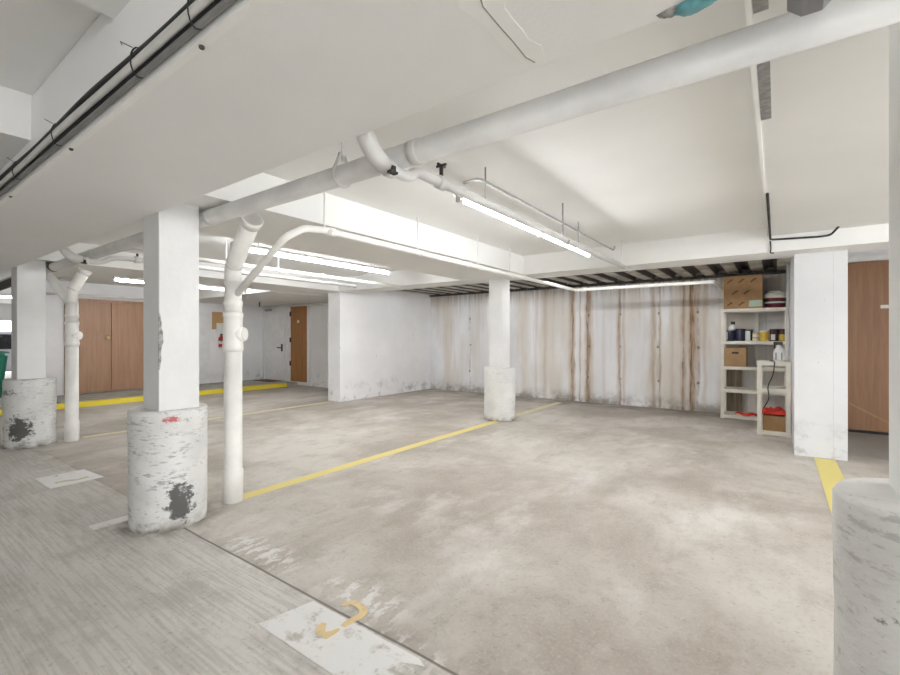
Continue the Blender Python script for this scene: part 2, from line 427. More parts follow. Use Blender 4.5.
obj('door_leaf', BM(box, (-9.355, 5.775, -.935), (-8.605, 5.805, .665), .004), M['white'], d2)
bm = bmesh.new(); box(bm, (-8.74, 5.765, -.30), (-8.69, 5.776, -.14)); tube(bm, [(-8.715, 5.77, -.22), (-8.715, 5.735, -.22), (-8.84, 5.735, -.22)], .013, 10, rad=.02)
obj('door_handle', bm, M['dark'], d2)
bm = bmesh.new(); box(bm, (-9.30, 5.72, .585), (-9.08, 5.775, .635), .006); box(bm, (-9.12, 5.70, .64), (-8.85, 5.715, .655))
obj('door_closer', bm, M['steel'], d2)
d3 = sempty('door_3', (-8.1, 5.78, -.94))
bm = bmesh.new(); box(bm, (-8.45, 5.75, -.99), (-8.39, 5.81, .735)); box(bm, (-7.81, 5.75, -.99), (-7.75, 5.81, .735)); box(bm, (-8.39, 5.75, .675), (-7.81, 5.81, .735)); box(bm, (-8.39, 5.75, -.99), (-7.81, 5.81, -.93))
obj('door_frame', bm, M['frame'], d3)
obj('door_leaf', BM(box, (-8.385, 5.765, -.925), (-7.815, 5.805, .67), .004), M['oak_door'], d3)
for z in (-.6, -.1, .45): obj('hinge', BM(box, (-8.40, 5.745, z), (-8.375, 5.768, z+.10)), M['dark'], d3)
obj('sign_disc', BM(lathe, (-8.12, 5.76, .335), [(.032, -.003), (.032, .006)], 20, 'y'), M['paper'], d3)
d4 = sempty('door_4', (1.0, 6.38, -.985))
bm = bmesh.new(); box(bm, (.50, 6.36, -1), (.56, 6.41, .86)); box(bm, (1.46, 6.36, -1), (1.52, 6.41, .86)); box(bm, (.56, 6.36, .80), (1.46, 6.41, .86))
obj('door_frame', bm, M['frame'], d4)
obj('door_leaf', BM(box, (.565, 6.37, -.975), (1.455, 6.405, .795), .004), M['dark_door'], d4)
obj('threshold', BM(box, (.56, 6.355, -1), (1.46, 6.41, -.98)), M['black'], d4)
bm = bmesh.new(); prismY(bm, [(.62, -.705), (.95, -.90), (.95, -.875), (.62, -.69)], 6.3685, 6.3705); obj('scuff_strip', bm, M['card2'], d4)
obj('number_plate', BM(box, (.865, 6.366, .30), (.955, 6.372, .335)), M['paper'], d4)

# ------------------------------------------------------------------ painted floor marks
Z0, Z1 = -1.0, -.9975
def line(name, x0, x1, y0, y1, mat, label, grp=None):
    tag(obj(name, BM(box, (x0, y0, Z0), (x1, y1, Z1)), mat), label, 'floor marking', grp)
line('parking_line', -2.755, -2.665, 1.48, 4.66, M['yellow'], 'yellow parking line from drain stack to the rear column')
line('parking_line', -2.755, -2.665, 5.06, 6.6, M['yellow2'], 'faded yellow parking line behind the rear column')
line('parking_line', -5.66, -5.58, 1.48, 4.55, M['yellow2'], 'pale faded parking line reaching the stub wall in the left bay')
line('parking_line', .25, .385, 1.2, 4.80, M['yellow'], 'bright yellow parking line in front of the white pier')
line('floor_stripe', -2.95, -2.87, .80, .98, M['ghost'], 'short worn white floor stripe in front of the black-scuffed column')
def patch(x0, x1, y0, y1, label):
    pts = []
    n = 14
    for k in range(n+1): pts.append((x0+(x1-x0)*k/n, y0))
    for k in range(n+1): pts.append((x1+random.uniform(-.05, .05)*(k not in (0, n)), y0+(y1-y0)*k/n))
    for k in range(1, n): pts.append((x1+(x0-x1)*k/n, y1))
    bm = bmesh.new(); prism(bm, pts, Z0, Z1); 
    return tag(obj('number_patch', bm, M['patch']), label, 'floor marking')
pa = patch(-1.462, -.90, .875, 1.075, 'large worn white stall number patch at the bottom of the picture')
def fl(u, v):
    d = 450/(v-337.5); a = (u-450)/450; return ((.809*a-.588)*d, (.588*a+.809)*d)
def arc(pts): return [fl(240+p[0]/3.75, 560+p[1]/3.75) for p in pts]
bm = bmesh.new()
ribbon(bm, arc([(384, 176), (402, 165), (425, 163), (448, 172), (464, 188), (462, 204), (446, 217), (424, 228), (402, 240), (386, 252)]), [.012, .022, .028, .03, .03, .03, .03, .028, .026, .02], Z1, Z1+.002)
ribbon(bm, arc([(372, 262), (350, 275), (326, 286), (305, 283), (300, 268), (306, 252), (316, 240)]), [.012, .02, .035, .035, .035, .03, .015], Z1, Z1+.002)
obj('stencil_number', bm, M['digit'], pa)
pb = [fl(35, 479), fl(50, 489), fl(104, 477), fl(84, 469.5)]
bm = bmesh.new(); prism(bm, pb, Z0, Z1)
pb_o = tag(obj('number_patch', bm, M['patch']), 'small white stall number patch on floor near the left column', 'floor marking')
bm = bmesh.new(); ribbon(bm, [fl(56, 483.5), fl(66, 481), fl(78, 480), fl(88, 477)], .03, Z1, Z1+.002)
obj('stencil_number', bm, M['digit2'], pb_o)

# ------------------------------------------------------------------ columns
def column(cx, sx0, sx1, sy0, sy1, bx, by, br, bh, top, label, marks, dirty, chip=False):
    t = thing('concrete_column', label, 'column', (bx, by, -1), 'square columns on round bases')
    rnd = random.Random(int(abs(cx)*100))
    bm = bmesh.new(); seg = 48; prof = [(br*.985, -1), (br*1.0, -.97)]
    for k in range(1, 10): prof.append((br, -.97 + (bh-.03)*k/10))
    prof += [(br*.995, -1+bh-.012), (br*.96, -1+bh)]
    lathe(bm, (bx, by, 0), prof, seg)
    for v in bm.verts:
        n = noise.noise(v.co*3.1)*.004*K + noise.noise(v.co*11)*.0022*K
        d = (v.co - V((bx, by, 0))); d.z = 0
        if d.length > 1e-4: v.co += d.normalized()*n
    obj('column_base', bm, column_mat('scuffed column base', marks, dirty), t)
    bm = bmesh.new(); box(bm, (sx0, sy0, -1+bh-.004), (sx1, sy1, top), .006)
    obj('column_shaft', bm, M['shaft'], t)
    return t
c1 = column(-2.66, -2.764, -2.565, .99, 1.19, -2.705, 1.095, .186, .62, .722, 'white square column on scuffed round base with black and red marks, beside the drain stack',
    [((-2.522, 1.072, -.86), (.09, .09, .15), (.05, .045, .045), .36), ((-2.546, 1.043, -.425), (.06, .07, .032), (.55, .10, .10), .42)], .55)
rnd = random.Random(4); chip = []
for k in range(13): chip.append((.990 + rnd.uniform(.010, .022)*math.sin(math.pi*(k+.5)/13)**.5, -.165 + .29*k/12))
chip = [(.9885, .125), (.9885, -.165)] + chip
bm = bmesh.new(); prismX(bm, chip, -2.569, -2.5642); obj('chipped_corner', bm, M['foam'], c1)
c2 = column(-5.65, -5.78, -5.56, .99, 1.19, -5.66, 1.10, .186, .62, .722, 'white square column at the left edge with a dark blot on its round base',
    [((-5.519, 1.002, -.83), (.10, .12, .14), (.04, .038, .036), .30), ((-5.6, .93, -.5), (.2, .2, .09), (.2, .19, .18), .52)], .45)
c3 = column(-2.75, -2.85, -2.665, 4.73, 4.92, -2.755, 4.83, .19, .635, .712, 'slim white column on clean round base in front of the streaked back wall', [], .22)
c4 = column(.33, .235, .455, 1.42, 1.62, .31, 1.50, .195, .62, .846, 'white column on a large round base cut off by the right edge of the picture',
    [((.21, 1.37, -.58), (.05, .06, .16), (.10, .10, .10), .46)], .35)

# ------------------------------------------------------------------ pipes
# main drain pipe along the column line
PY, PZ, PR = 1.240, .668, .0415
t = thing('drain_pipe', 'thick grey-white drain pipe running overhead along the column line', 'pipe', (-5, PY, PZ-PR))
obj('pipe_run', BM(tube, [(-12, PY, PZ), (1.4, PY, PZ)], PR, 32), M['pipe'], t)
for X in (-2.80, -2.53, -5.53, -4.45, -1.05):
    obj('pipe_coupling', BM(lathe, (X, PY, PZ), [(PR+.001, -.02), (PR+.004, -.018), (PR+.004, .018), (PR+.001, .02)], 28, 'x'), M['dark'] if X in (-2.80, -5.53) else M['pipe'], t)
# branch drain lines crossing under the thick pipe
def branch(X, y1, label, right=False):
    t = thing('branch_pipe', label, 'pipe', (X, 1.4, .58), 'branch drain lines crossing under the thick pipe')
    obj('pipe_run', BM(tube, [(X+.09, 1.01, .70), (X+.08, 1.035, .645), (X+.05, 1.12, .60), (X+.05, 1.27, .597), (X+.01, 1.36, .655), (X, 1.45, .663), (X, y1, .663)], .0205, 18, rad=.05), M['pipe'], t)
    obj('open_elbow', BM(tube, [(X+.075, 1.015, .69), (X+.07, 1.06, .625), (X+.052, 1.14, .602)], .031, 20, rad=.05), M['pipe'], t)
    obj('pipe_collar', BM(lathe, (X+.05, 1.17, .598), [(.022, -.018), (.029, -.014), (.029, .014), (.022, .018)], 20, 'y'), M['pipe'], t)
    obj('pipe_collar', BM(lathe, (X, 1.54, .663), [(.021, -.025), (.029, -.02), (.029, .02), (.021, .025)], 20, 'y'), M['pipe'], t)
    bm = bmesh.new(); box(bm, (X+.075, 1.15, .575), (X+.085, 1.165, .60)); box(bm, (X+.07, 1.135, .572), (X+.09, 1.17, .580))
    obj('clamp_bolt', bm, M['dark'], t)
    bm = bmesh.new(); tube(bm, [(X, 1.54, .685), (X, 1.54, .735)], .009, 10); tube(bm, [(X-.025, 1.54, .738), (X+.025, 1.54, .738)], .006, 8); tube(bm, [(X, 1.515, .738), (X, 1.565, .738)], .006, 8)
    obj('valve_stem', bm, M['dark'], t)
    return t
branch(-1.165, 4.59, 'thin drain branch pipe alongside the nearest fluorescent light')
branch(-4.42, 4.0, 'thin drain branch pipe crossing the thick pipe left of the scuffed column')
# PVC line under the cross beam, elbow at the back wall
t = thing('pvc_pipe', 'white PVC pipe under the cross beam turning along the back wall', 'pipe', (-2.2, 3.5, .62))
obj('pipe_run', BM(tube, [(-2.66, 1.45, .26), (-2.23, 1.50, .565), (-2.2, 1.60, .628), (-2.2, 1.75, .645), (-2.2, 5.9, .64), (-.585, 5.9, .634), (-.585, 6.88, .634)], .021, 18, rad=.03), M['pvc'], t)
for y in (1.80, 3.3, 4.4): obj('pipe_collar', BM(lathe, (-2.2, y, .644), [(.022, -.025), (.0265, -.02), (.0265, .02), (.022, .025)], 20, 'y'), M['pvc'], t)
obj('pipe_collar', BM(lathe, (-2.08, 5.9, .640), [(.022, -.03), (.0265, -.025), (.0265, .025), (.022, .03)], 20, 'x'), M['pvc'], t)
t = thing('sprinkler_pipe', 'white pipe hung in the far left ceiling bay below the lit tube', 'pipe', (-4.19, 3, .68))
obj('pipe_run', BM(tube, [(-4.19, 1.30, .70), (-4.19, 4.6, .70)], .02, 16), M['pvc'], t)
for y in (1.9, 3.3): obj('pipe_collar', BM(lathe, (-4.19, y, .70), [(.021, -.025), (.026, -.02), (.026, .02), (.021, .025)], 20, 'y'), M['pvc'], t)
def hook(x, y, z0, z1, label, r=.026, mat='pvc'):
    bm = bmesh.new()
    pts = [(x-.0, y, z1)]
    pts = [(x-r-.003, y, z1), (x-r-.003, y, z0+.01)] + [(x + (r+.003)*math.cos(a), y, z0 + (r+.003)*math.sin(a)) for a in [math.pi + k*math.pi/8 for k in range(1, 9)]]
    tube(bm, pts, .0055, 10)
    tag(obj('pipe_hanger', bm, M[mat]), label, 'pipe hanger', 'hook hangers under the ceiling pipes')
hook(-2.2, 1.763, .645, .92, 'white hook hanger on the PVC pipe nearest the drain stack', .021)
hook(-2.2, 2.64, .644, .92, 'white hook hanger on the PVC pipe, second from the drain stack', .021)
hook(-2.2, 3.49, .643, .92, 'white hook hanger on the PVC pipe, third from the drain stack', .021)
hook(-2.2, 4.11, .642, .92, 'white hook hanger on the PVC pipe just before the rear beam', .021)
hook(-4.19, 2.2, .70, .92, 'white hook hanger on the left bay pipe, nearer of two', .02)
hook(-4.19, 2.75, .70, .92, 'white hook hanger on the left bay pipe, farther of two', .02)
hook(-1.165, 2.95, .663, .92, 'grey hook hanger over the middle of the nearest fluorescent light', .0205, 'steel')
hook(-1.165, 4.40, .663, .92, 'white double rod hanger at the rear end of the branch pipe', .0205)
# teardrop hanger on the thick pipe
bm = bmesh.new()
X = -1.45; rr = PR+.004
pts = [(X, PY-.012, PZ+.085)] + [(X, PY + rr*math.cos(a), PZ + rr*math.sin(a)) for a in [math.radians(150 + k*240/18) for k in range(19)]] + [(X, PY+.012, PZ+.085)]
tube(bm, pts, .007, 10); tube(bm, [(X, PY-.018, PZ+.085), (X, PY+.018, PZ+.085)], .007, 10)
tube(bm, [(X, PY, PZ+.06), (X, PY, .92)], .0045, 10)
tag(obj('pipe_hanger', bm, M['pipe']), 'teardrop loop hanger around the thick grey-white drain pipe', 'pipe hanger')

# vertical drain stacks
def stack(x, y, lean, label):
    t = thing('drain_stack', label, 'pipe', (x, y, -1), 'vertical white drain stacks')
    r = .052
    obj('lower_pipe', BM(lathe, (x, y, 0), [(r, -1), (r+.006, -.998), (r+.006, -.81), (r, -.80), (r, -.06)], 28), M['pvc'], t)
    obj('hub', BM(lathe, (x, y, 0), [(r, -.085), (r+.007, -.08), (r+.007, -.045), (r+.003, -.04), (r+.003, .055), (r+.001, .07), (r+.001, .12), (r+.005, .125), (r+.005, .15), (r-.001, .155)], 28), M['pvc'], t)
    obj('upper_pipe', BM(lathe, (x, y, 0), [(r-.002, .15), (r-.002, .19), (r+.003, .195), (r+.003, .22), (r-.003, .225), (r-.003, .34)], 28), M['pvc'], t)
    q = Vector((.809, .588, 0))
    bm = bmesh.new(); tube(bm, [(x, y, .02), (x+.066*q.x, y+.066*q.y, .02)], .044, 20); tube(bm, [(x+.062*q.x, y+.062*q.y, .02), (x+.076*q.x, y+.076*q.y, .02)], .038, 20)
    obj('cleanout_plug', bm, M['pvc'], t)
    p = [(x, y, .33)] + lean
    obj('leaning_pipe', BM(tube, p, r-.004, 24, rad=.08), M['pvc'], t)
    a, b = Vector(lean[-2]), Vector(lean[-1]); dd = (b-a).normalized()
    obj('pipe_collar', BM(tube, [b-dd*.05, b-dd*.02, b], [r+.0, r+.004, r+.006], 24), M['pvc'], t)
    m = a.lerp(b, .08)
    obj('clamp_band', BM(tube, [m-dd*.006, m+dd*.006], r-.001, 24), M['pipe'], t)
    return t
stack(-2.69, 1.446, [(-2.69, 1.446, .43), (-2.36, 1.38, .66)], 'white vertical drain stack beside the column with black and red marks')
s2 = stack(-5.51, 1.37, [(-5.51, 1.37, .45), (-5.45, 1.46, .66)], 'white vertical drain stack forking at the top beside the left column')
obj('left_branch', BM(tube, [(-5.51, 1.37, .30), (-5.77, 1.25, .62), (-5.95, 1.24, .66)], .038, 18, rad=.06), M['pvc'], s2)
obj('crossing_pipe', BM(tube, [(-5.47, 1.46, .60), (-5.9, 1.36, .60)], .012, 10), M['pvc'], s2)

# ------------------------------------------------------------------ fluorescent lights
M['tube_near'] = emit_mat('lit fluorescent tube, main bay', (.975, .985, 1), 28)
def light(x, y0, y1, z, label, rods=True, zc=.92, grp='fluorescent strip lights', tm='tube'):
    t = thing('fluorescent_light', label, 'light', (x, (y0+y1)/2, z-.02), grp)
    bm = bmesh.new(); prismY(bm, [(x-.038, z+.021), (x-.022, z+.05), (x+.022, z+.05), (x+.038, z+.021)], y0, y1)
    obj('housing', bm, M['fixture'], t)
    ym = (y0+y1)/2
    for a, b in ((y0+.02, ym-.015), (ym+.015, y1-.02)):
        obj('tube', BM(lathe, (x, a, z), [(.013, 0), (.0135, .005), (.0135, b-a-.005), (.013, b-a)], 14, 'y'), M[tm], t)
    for y in (y0+.005, ym, y1-.005): obj('lampholder', BM(box, (x-.014, y-.014, z-.020), (x+.014, y+.014, z+.024), .003), M['fixture'], t)
    if rods:
        for y in (y0+.25, y1-.25): obj('hanger_rod', BM(tube, [(x, y, z+.045), (x, y, zc)], .004, 8), M['steel'], t)
    return t
light(-1.275, 1.83, 3.74, .69, 'nearest lit fluorescent light hanging in the main bay', tm='tube_near')
light(-3.92, 2.10, 4.10, .80, 'lit fluorescent light in the ceiling bay left of the cross beam')
light(-6.95, 2.15, 3.92, .745, 'far lit fluorescent light partly hidden by the scuffed column')
light(-11.5, 1.2, 3.2, .745, 'distant fluorescent light beyond the left column')
light(1.1, -2.4, -.5, .60, 'added fluorescent fill light in the front bay behind the viewer', zc=.955)  # added lamp out of view, brightens the pier and nearby surfaces
def fill_light_across(x0, x1, y, z, label, mat, zc):
    t = thing('fluorescent_light', label, 'light', ((x0+x1)/2, y, z-.02), 'fluorescent strip lights'); xm = (x0+x1)/2
    bm = bmesh.new(); prismX(bm, [(y-.044, z+.021), (y-.022, z+.05), (y+.022, z+.05), (y+.044, z+.021)], x0, x1); obj('housing', bm, M['fixture'], t)
    for a, b in ((x0+.02, xm-.015), (xm+.015, x1-.02)):
        obj('tube', BM(lathe, (a, y, z), [(.013, 0), (.0135, .005), (.0135, b-a-.005), (.013, b-a)], 14, 'x'), mat, t)
    for x in (x0+.005, xm, x1-.005): obj('lampholder', BM(box, (x-.014, y-.014, z-.020), (x+.014, y+.014, z+.024), .003), M['fixture'], t)
    for x in (x0+.25, x1-.25): obj('hanger_rod', BM(tube, [(x, y, z+.045), (x, y, zc)], .004, 8), M['steel'], t)
M['tube_fill'] = emit_mat('lit fluorescent tube, older', (.98, .985, 1), 22)  # dimmer tubes for the added fill lights behind the rear beam
fill_light_across(-4.9, -3.0, 5.13, .765, 'added fluorescent fill light under the deck behind the rear beam, left of the slim column', M['tube_fill'], .83)  # added lamp hidden by the beam, lifts the back wall brightness
fill_light_across(-2.4, -.5, 5.13, .765, 'added fluorescent fill light under the deck behind the rear beam, right of the slim column', M['tube_fill'], .83)  # second added hidden lamp, fills the right half of the back wall
light(1.5, 2.0, 3.9, .76, 'added fluorescent fill light in the next bay beyond the right edge', zc=.844)  # added lamp outside the frame, lights the front of the pier
# conduit along the near light
o = obj('conduit', BM(tube, [(-1.10, 1.62, .672), (-1.09, 1.72, .72), (-1.09, 3.80, .72), (-1.10, 3.86, .76)], .0065, 10, rad=.04), M['steel'])
tag(o, 'thin grey conduit running above the nearest fluorescent light', 'conduit')
# dark conduit on the right ceiling panel
o = obj('conduit', BM(tube, [(-.045, 3.2, .834), (-.045, 4.50, .832), (-.045, 4.585, .812), (.28, 4.585, .795), (.34, 4.585, .80), (.38, 4.50, .843)], .008, 10, rad=.03), M['dark'])
tag(o, 'dark bent conduit at the ceiling joint above the white pier', 'conduit')
o = obj('loose_wire', BM(tube, [(-.045, 4.588, .80), (-.04, 4.589, .74), (-.045, 4.588, .70), (-.02, 4.59, .70)], .005, 8, rad=.02), M['dark'])
tag(o, 'short dark wire dangling below the bent conduit over the shelf', 'wire')
o = obj('conduit', BM(tube, [(-9.35, 5.68, .655), (-5.8, 5.68, .655)], .014, 10), M['pvc']); tag(o, 'pale conduit across the end wall above the narrow oak door', 'conduit')
t = thing('ceiling_sprinkler', 'small dark sprinkler head under the soffit before the white door', 'sprinkler', (-8.3, 5.0, .60))
obj('stem', BM(tube, [(-8.3, 5.0, .705), (-8.3, 5.0, .62)], .014, 10), M['dark'], t); obj('deflector', BM(lathe, (-8.3, 5.0, .612), [(.035, 0), (.035, .008)], 14), M['steel'], t)
o = obj('conduit', BM(tube, [(-9.36, 2.0, .70), (-9.36, 3.9, .70)], .02, 10), M['pvc']); tag(o, 'pale conduit on the wall above the brown double doors', 'conduit')
o = obj('sprinkler_pipe', BM(tube, [(-5.2, 5.35, .77), (-.9, 5.35, .77)], .012, 10), M['dark']); tag(o, 'dark thin pipe below the corrugated deck', 'pipe')

# black flexible hose at the far left
o = obj('flexible_hose', BM(tube, [(-7.9, 1.05, .52), (-7.2, 1.12, .57), (-6.7, 1.2, .63), (-6.35, 1.25, .60), (-6.2, 1.27, .50)], .045, 16, rad=.25), M['black'])
tag(o, 'black curved hose behind the left column at the picture edge', 'hose')

# ------------------------------------------------------------------ cables along the front edge of the beam
def cable(mat, y, z, r, amp, seed, label):
    rnd = random.Random(seed); pts = []; n = 44
    for k in range(n+1):
        x = -4.2 + 4.4*k/n
        pts.append((x, y + amp*.35*noise.noise(Vector((x*1.5, seed, 0))), z + amp*noise.noise(Vector((x*1.3, seed+9, 2)))))
    tag(obj('cable', BM(tube, pts, r, 8), M[mat]), label, 'cable', 'cables along the beam edge')
cable('cabgrey', .455, .6545, .0075, .003, 1, 'grey cable lowest against the beam edge')
cable('black', .453, .6685, .0055, .005, 2, 'black cable just above the lowest grey cable')
cable('cabwhite', .440, .672, .0075, .005, 3, 'thick white cable in front of the bundle')
cable('cabwhite', .446, .690, .0065, .007, 4, 'white cable in the middle of the bundle')
cable('cabgrey', .455, .684, .006, .006, 5, 'thin grey cable behind the white cables')
cable('black', .445, .706, .008, .014, 6, 'thick black wavy cable on top of the bundle')
cable('cabwhite', .453, .702, .005, .010, 7, 'thin white cable tucked under the wavy black one')
for i, (x, wh) in enumerate(((-.98, 'nearest the top of the picture'), (-1.28, 'second from the top of the picture'), (-1.95, 'beside the second bolt'), (-2.5, 'nearest the left picture edge'))):
    bm = bmesh.new(); pts = [(x, .449 + .018*math.cos(a), .681 + .037*math.sin(a)) for a in [2*math.pi*k/16 for k in range(17)]]
    tube(bm, pts, .0018, 6); tube(bm, [(x, .435, .712), (x-.03, .42, .73), (x-.05, .43, .735)], .0011, 6)
    tag(obj('cable_tie', bm, M['black']), 'black cable tie round the cable bundle, ' + wh, 'cable tie', 'ties on the cable bundle')
for i, (x, wh) in enumerate(((-1.02, 'nearest the top of the picture'), (-1.93, 'middle of three'), (-2.80, 'nearest the left picture edge'))):
    tag(obj('bolt', BM(lathe, (x, .478, .632), [(.004, 0), (.006, .002), (.006, .008)], 10), M['dark']), 'small dark bolt under the beam edge strip, ' + wh, 'bolt', 'bolts under the beam edge')

# ------------------------------------------------------------------ things stuck to the ceiling
pts = [(-.985, .60), (-.95, .66), (-.955, .72), (-.93, .80), (-.935, .88), (-.88, .95), (-.80, .955), (-.775, .91), (-.80, .86), (-.79, .78), (-.74, .72), (-.74, .65), (-.70, .60), (-.68, .50), (-.95, .50)]
def ce(u, v, z=.643):
    d = z*450/(337.5-v); a = (u-450)/450; return ((.809*a-.588)*d, (.588*a+.809)*d)
out = [(452, -30), (460, 8), (478, 20), (488, 28), (500, 45), (512, 55), (522, 62), (532, 65), (544, 56), (541, 45), (529, 40), (523, 30), (514, 20), (505, 8), (500, -30)]
bm = bmesh.new(); prism(bm, [ce(*p) for p in out], .6422, .6435)
o = tag(obj('plaster_patch', bm, M['plaster']), 'white plaster repair patch with a crack on the beam underside', 'plaster patch')
bm = bmesh.new(); ribbon(bm, [ce(*p) for p in ((474, -25), (483, 6), (498, 24), (513, 41), (526, 57), (535, 62))], .003, .6415, .6423); obj('crack', bm, M['crack'], o)
# teal plastic lump and mortar by the beam edge
def lump(name, c, r, mat, label, cat, seed):
    bm = bmesh.new(); bmesh.ops.create_icosphere(bm, subdivisions=3, radius=1)
    for v in bm.verts:
        n = 1 + .35*noise.noise(v.co*1.7 + Vector((seed, 0, 0))) + .12*noise.noise(v.co*5 + Vector((seed, 3, 0)))
        v.co = V((c[0]+v.co.x*r[0]*n, c[1]+v.co.y*r[1]*n, c[2]+v.co.z*r[2]*n))
    for f in bm.faces: f.smooth = True
    tag(obj(name, bm, M[mat]), label, cat)
lump('plastic_wad', (-.125, .975, .641), (.045, .022, .010), 'teal', 'teal plastic wad stuck at the beam edge by the top of the picture', 'plastic', 1)
lump('mortar_lump', (-.165, .975, .643), (.025, .014, .008), 'foam', 'grey mortar lump beside the larger teal plastic wad', 'mortar', 5)
lump('plastic_scrap', (-.03, .985, .643), (.012, .012, .008), 'teal', 'tiny teal plastic scrap right of the plastic wad', 'plastic', 9)
bm = bmesh.new(); prismY(bm, [(.055+.042*math.cos(math.pi/8+k*math.pi/4), .672+.040*math.sin(math.pi/8+k*math.pi/4)) for k in range(8)], 1.06, 1.13)
t = tag(obj('junction_box', bm, M['boxgrey']), 'grey octagonal junction box by the thick pipe at the top edge', 'junction box')
for a, b, l in ((1.66, 2.12, 'long silver tape strip on the ceiling joint'), (1.33, 1.41, 'short silver tape strip on the ceiling joint beyond the thick pipe')):
    tag(obj('tape_strip', BM(box, (-.05, a, .8405), (-.017, b, .8442)), M['tape']), l, 'tape')
tag(obj('joint_bead', BM(box, (-.066, 1.0, .838), (-.052, 4.6, .852)), M['plaster']), 'thin white bead along the edge of the right ceiling panel', 'trim')

# ------------------------------------------------------------------ left rooms
t = thing('notice_board', 'small cork notice board on the far left white wall', 'notice board', (-9.40, 4.75, .16))
obj('board', BM(box, (-9.42, 4.62, .30), (-9.40, 4.92, .53)), M['cork'], t); obj('board_flap', BM(box, (-9.42, 4.62, .17), (-9.402, 4.70, .30)), M['cork'], t)
obj('paper_sheet', BM(box, (-9.402, 4.70, .10), (-9.395, 4.86, .30)), M['paper'], t)
t = thing('fire_extinguisher', 'small red fire extinguisher below the cork notice board', 'fire extinguisher', (-9.34, 4.78, -.20))
obj('cylinder', BM(lathe, (-9.35, 4.78, 0), [(.05, -.20), (.055, -.19), (.055, -.02), (.03, .02), (.02, .03), (.02, .05)], 18), M['redp'], t)
obj('label', BM(lathe, (-9.35, 4.78, 0), [(.0565, -.13), (.0565, -.07)], 18, caps=False), M['paper'], t)
bm = bmesh.new(); box(bm, (-9.375, 4.76, .05), (-9.325, 4.80, .075)); tube(bm, [(-9.33, 4.78, .065), (-9.29, 4.75, .04), (-9.285, 4.74, -.10)], .008, 8, rad=.03)
obj('valve_hose', bm, M['black'], t); obj('bracket', BM(box, (-9.42, 4.75, -.10), (-9.40, 4.81, .0)), M['steel'], t)
tag(obj('wall_panel', BM(box, (-9.42, 4.28, -.93), (-9.405, 4.58, .50), .004), M['white']), 'tall flush white access panel on the left wall beside the notice board', 'panel')
tag(obj('door_mat', BM(box, (-9.25, 5.42, -.94), (-8.65, 5.72, -.93)), M['mat']), 'brown door mat on the walkway before the white door', 'door mat')
t = thing('wheelie_bin', 'green wheelie bin at the far left edge behind the column', 'bin', (-9.78, 1.3, -1))
bm = bmesh.new(); bmesh.ops.create_cube(bm, size=1)
for v in bm.verts:
    k = .30 if v.co.z > 0 else .23
    v.co = V((-9.78 + math.copysign(k, v.co.x), 1.3 + math.copysign(k, v.co.y), -.24 if v.co.z > 0 else -.96))
bmesh.ops.bevel(bm, geom=list(bm.edges), offset=.05, segments=3, affect='EDGES')
obj('body', bm, M['green'], t)
bm = bmesh.new(); prismX(bm, [(.97, -.24), (1.61, -.24), (1.60, -.215), (1.3, -.175), (1.0, -.19)], -10.09, -9.47); obj('lid', bm, M['green'], t)
for x in (-9.98, -9.58): obj('wheel', BM(lathe, (x, 1.08, -.90), [(.10, -.03), (.10, .03)], 20, 'x'), M['black'], t)
# parked car behind the bin
t = thing('car', 'silver parked car glimpsed beyond the green bin', 'car', (-13.6, 2.3, -1))
side = [(.5, -.72), (.52, -.45), (.75, -.32), (1.25, -.27), (1.75, .12), (3.05, .13), (3.65, -.22), (4.05, -.26), (4.12, -.70)]
bm = bmesh.new(); prismX(bm, side, -14.3, -12.9); bmesh.ops.bevel(bm, geom=list(bm.edges), offset=.06, segments=2, affect='EDGES'); obj('body', bm, M['carbody'], t)
for x in (-14.315, -12.895):
    bm = bmesh.new(); prismX(bm, [(1.38, -.24), (1.80, .06), (2.36, .07), (2.36, -.24)], x, x+.012); obj('side_window', bm, M['glass'], t)
    bm = bmesh.new(); prismX(bm, [(2.44, -.24), (2.44, .07), (3.0, .07), (3.5, -.22)], x, x+.012); obj('side_window', bm, M['glass'], t)
for x in (-14.22, -12.98):
    for y in (1.15, 3.45):
        w = obj('wheel', BM(lathe, (x, y, -.75), [(.20, -.09), (.25, -.07), (.25, .07), (.20, .09)], 24, 'x'), M['black'], t)
        obj('hub_cap', BM(lathe, (x, y, -.75), [(.15, -.095), (.15, .095)], 20, 'x'), M['steel'], w)
bm = bmesh.new(); a = [(-14.15, 1.29, -.225), (-13.05, 1.29, -.225), (-13.15, 1.72, .105), (-14.05, 1.72, .105)]
vs = [bm.verts.new(V(p)) for p in a] + [bm.verts.new(V((p[0], p[1]-.012, p[2]+.014))) for p in a]
bm.faces.new(vs[3::-1]); bm.faces.new(vs[4:])
for k in range(4): bm.faces.new((vs[k], vs[(k+1) % 4], vs[4+(k+1) % 4], vs[4+k]))
obj('windscreen', bm, M['glass'], t)

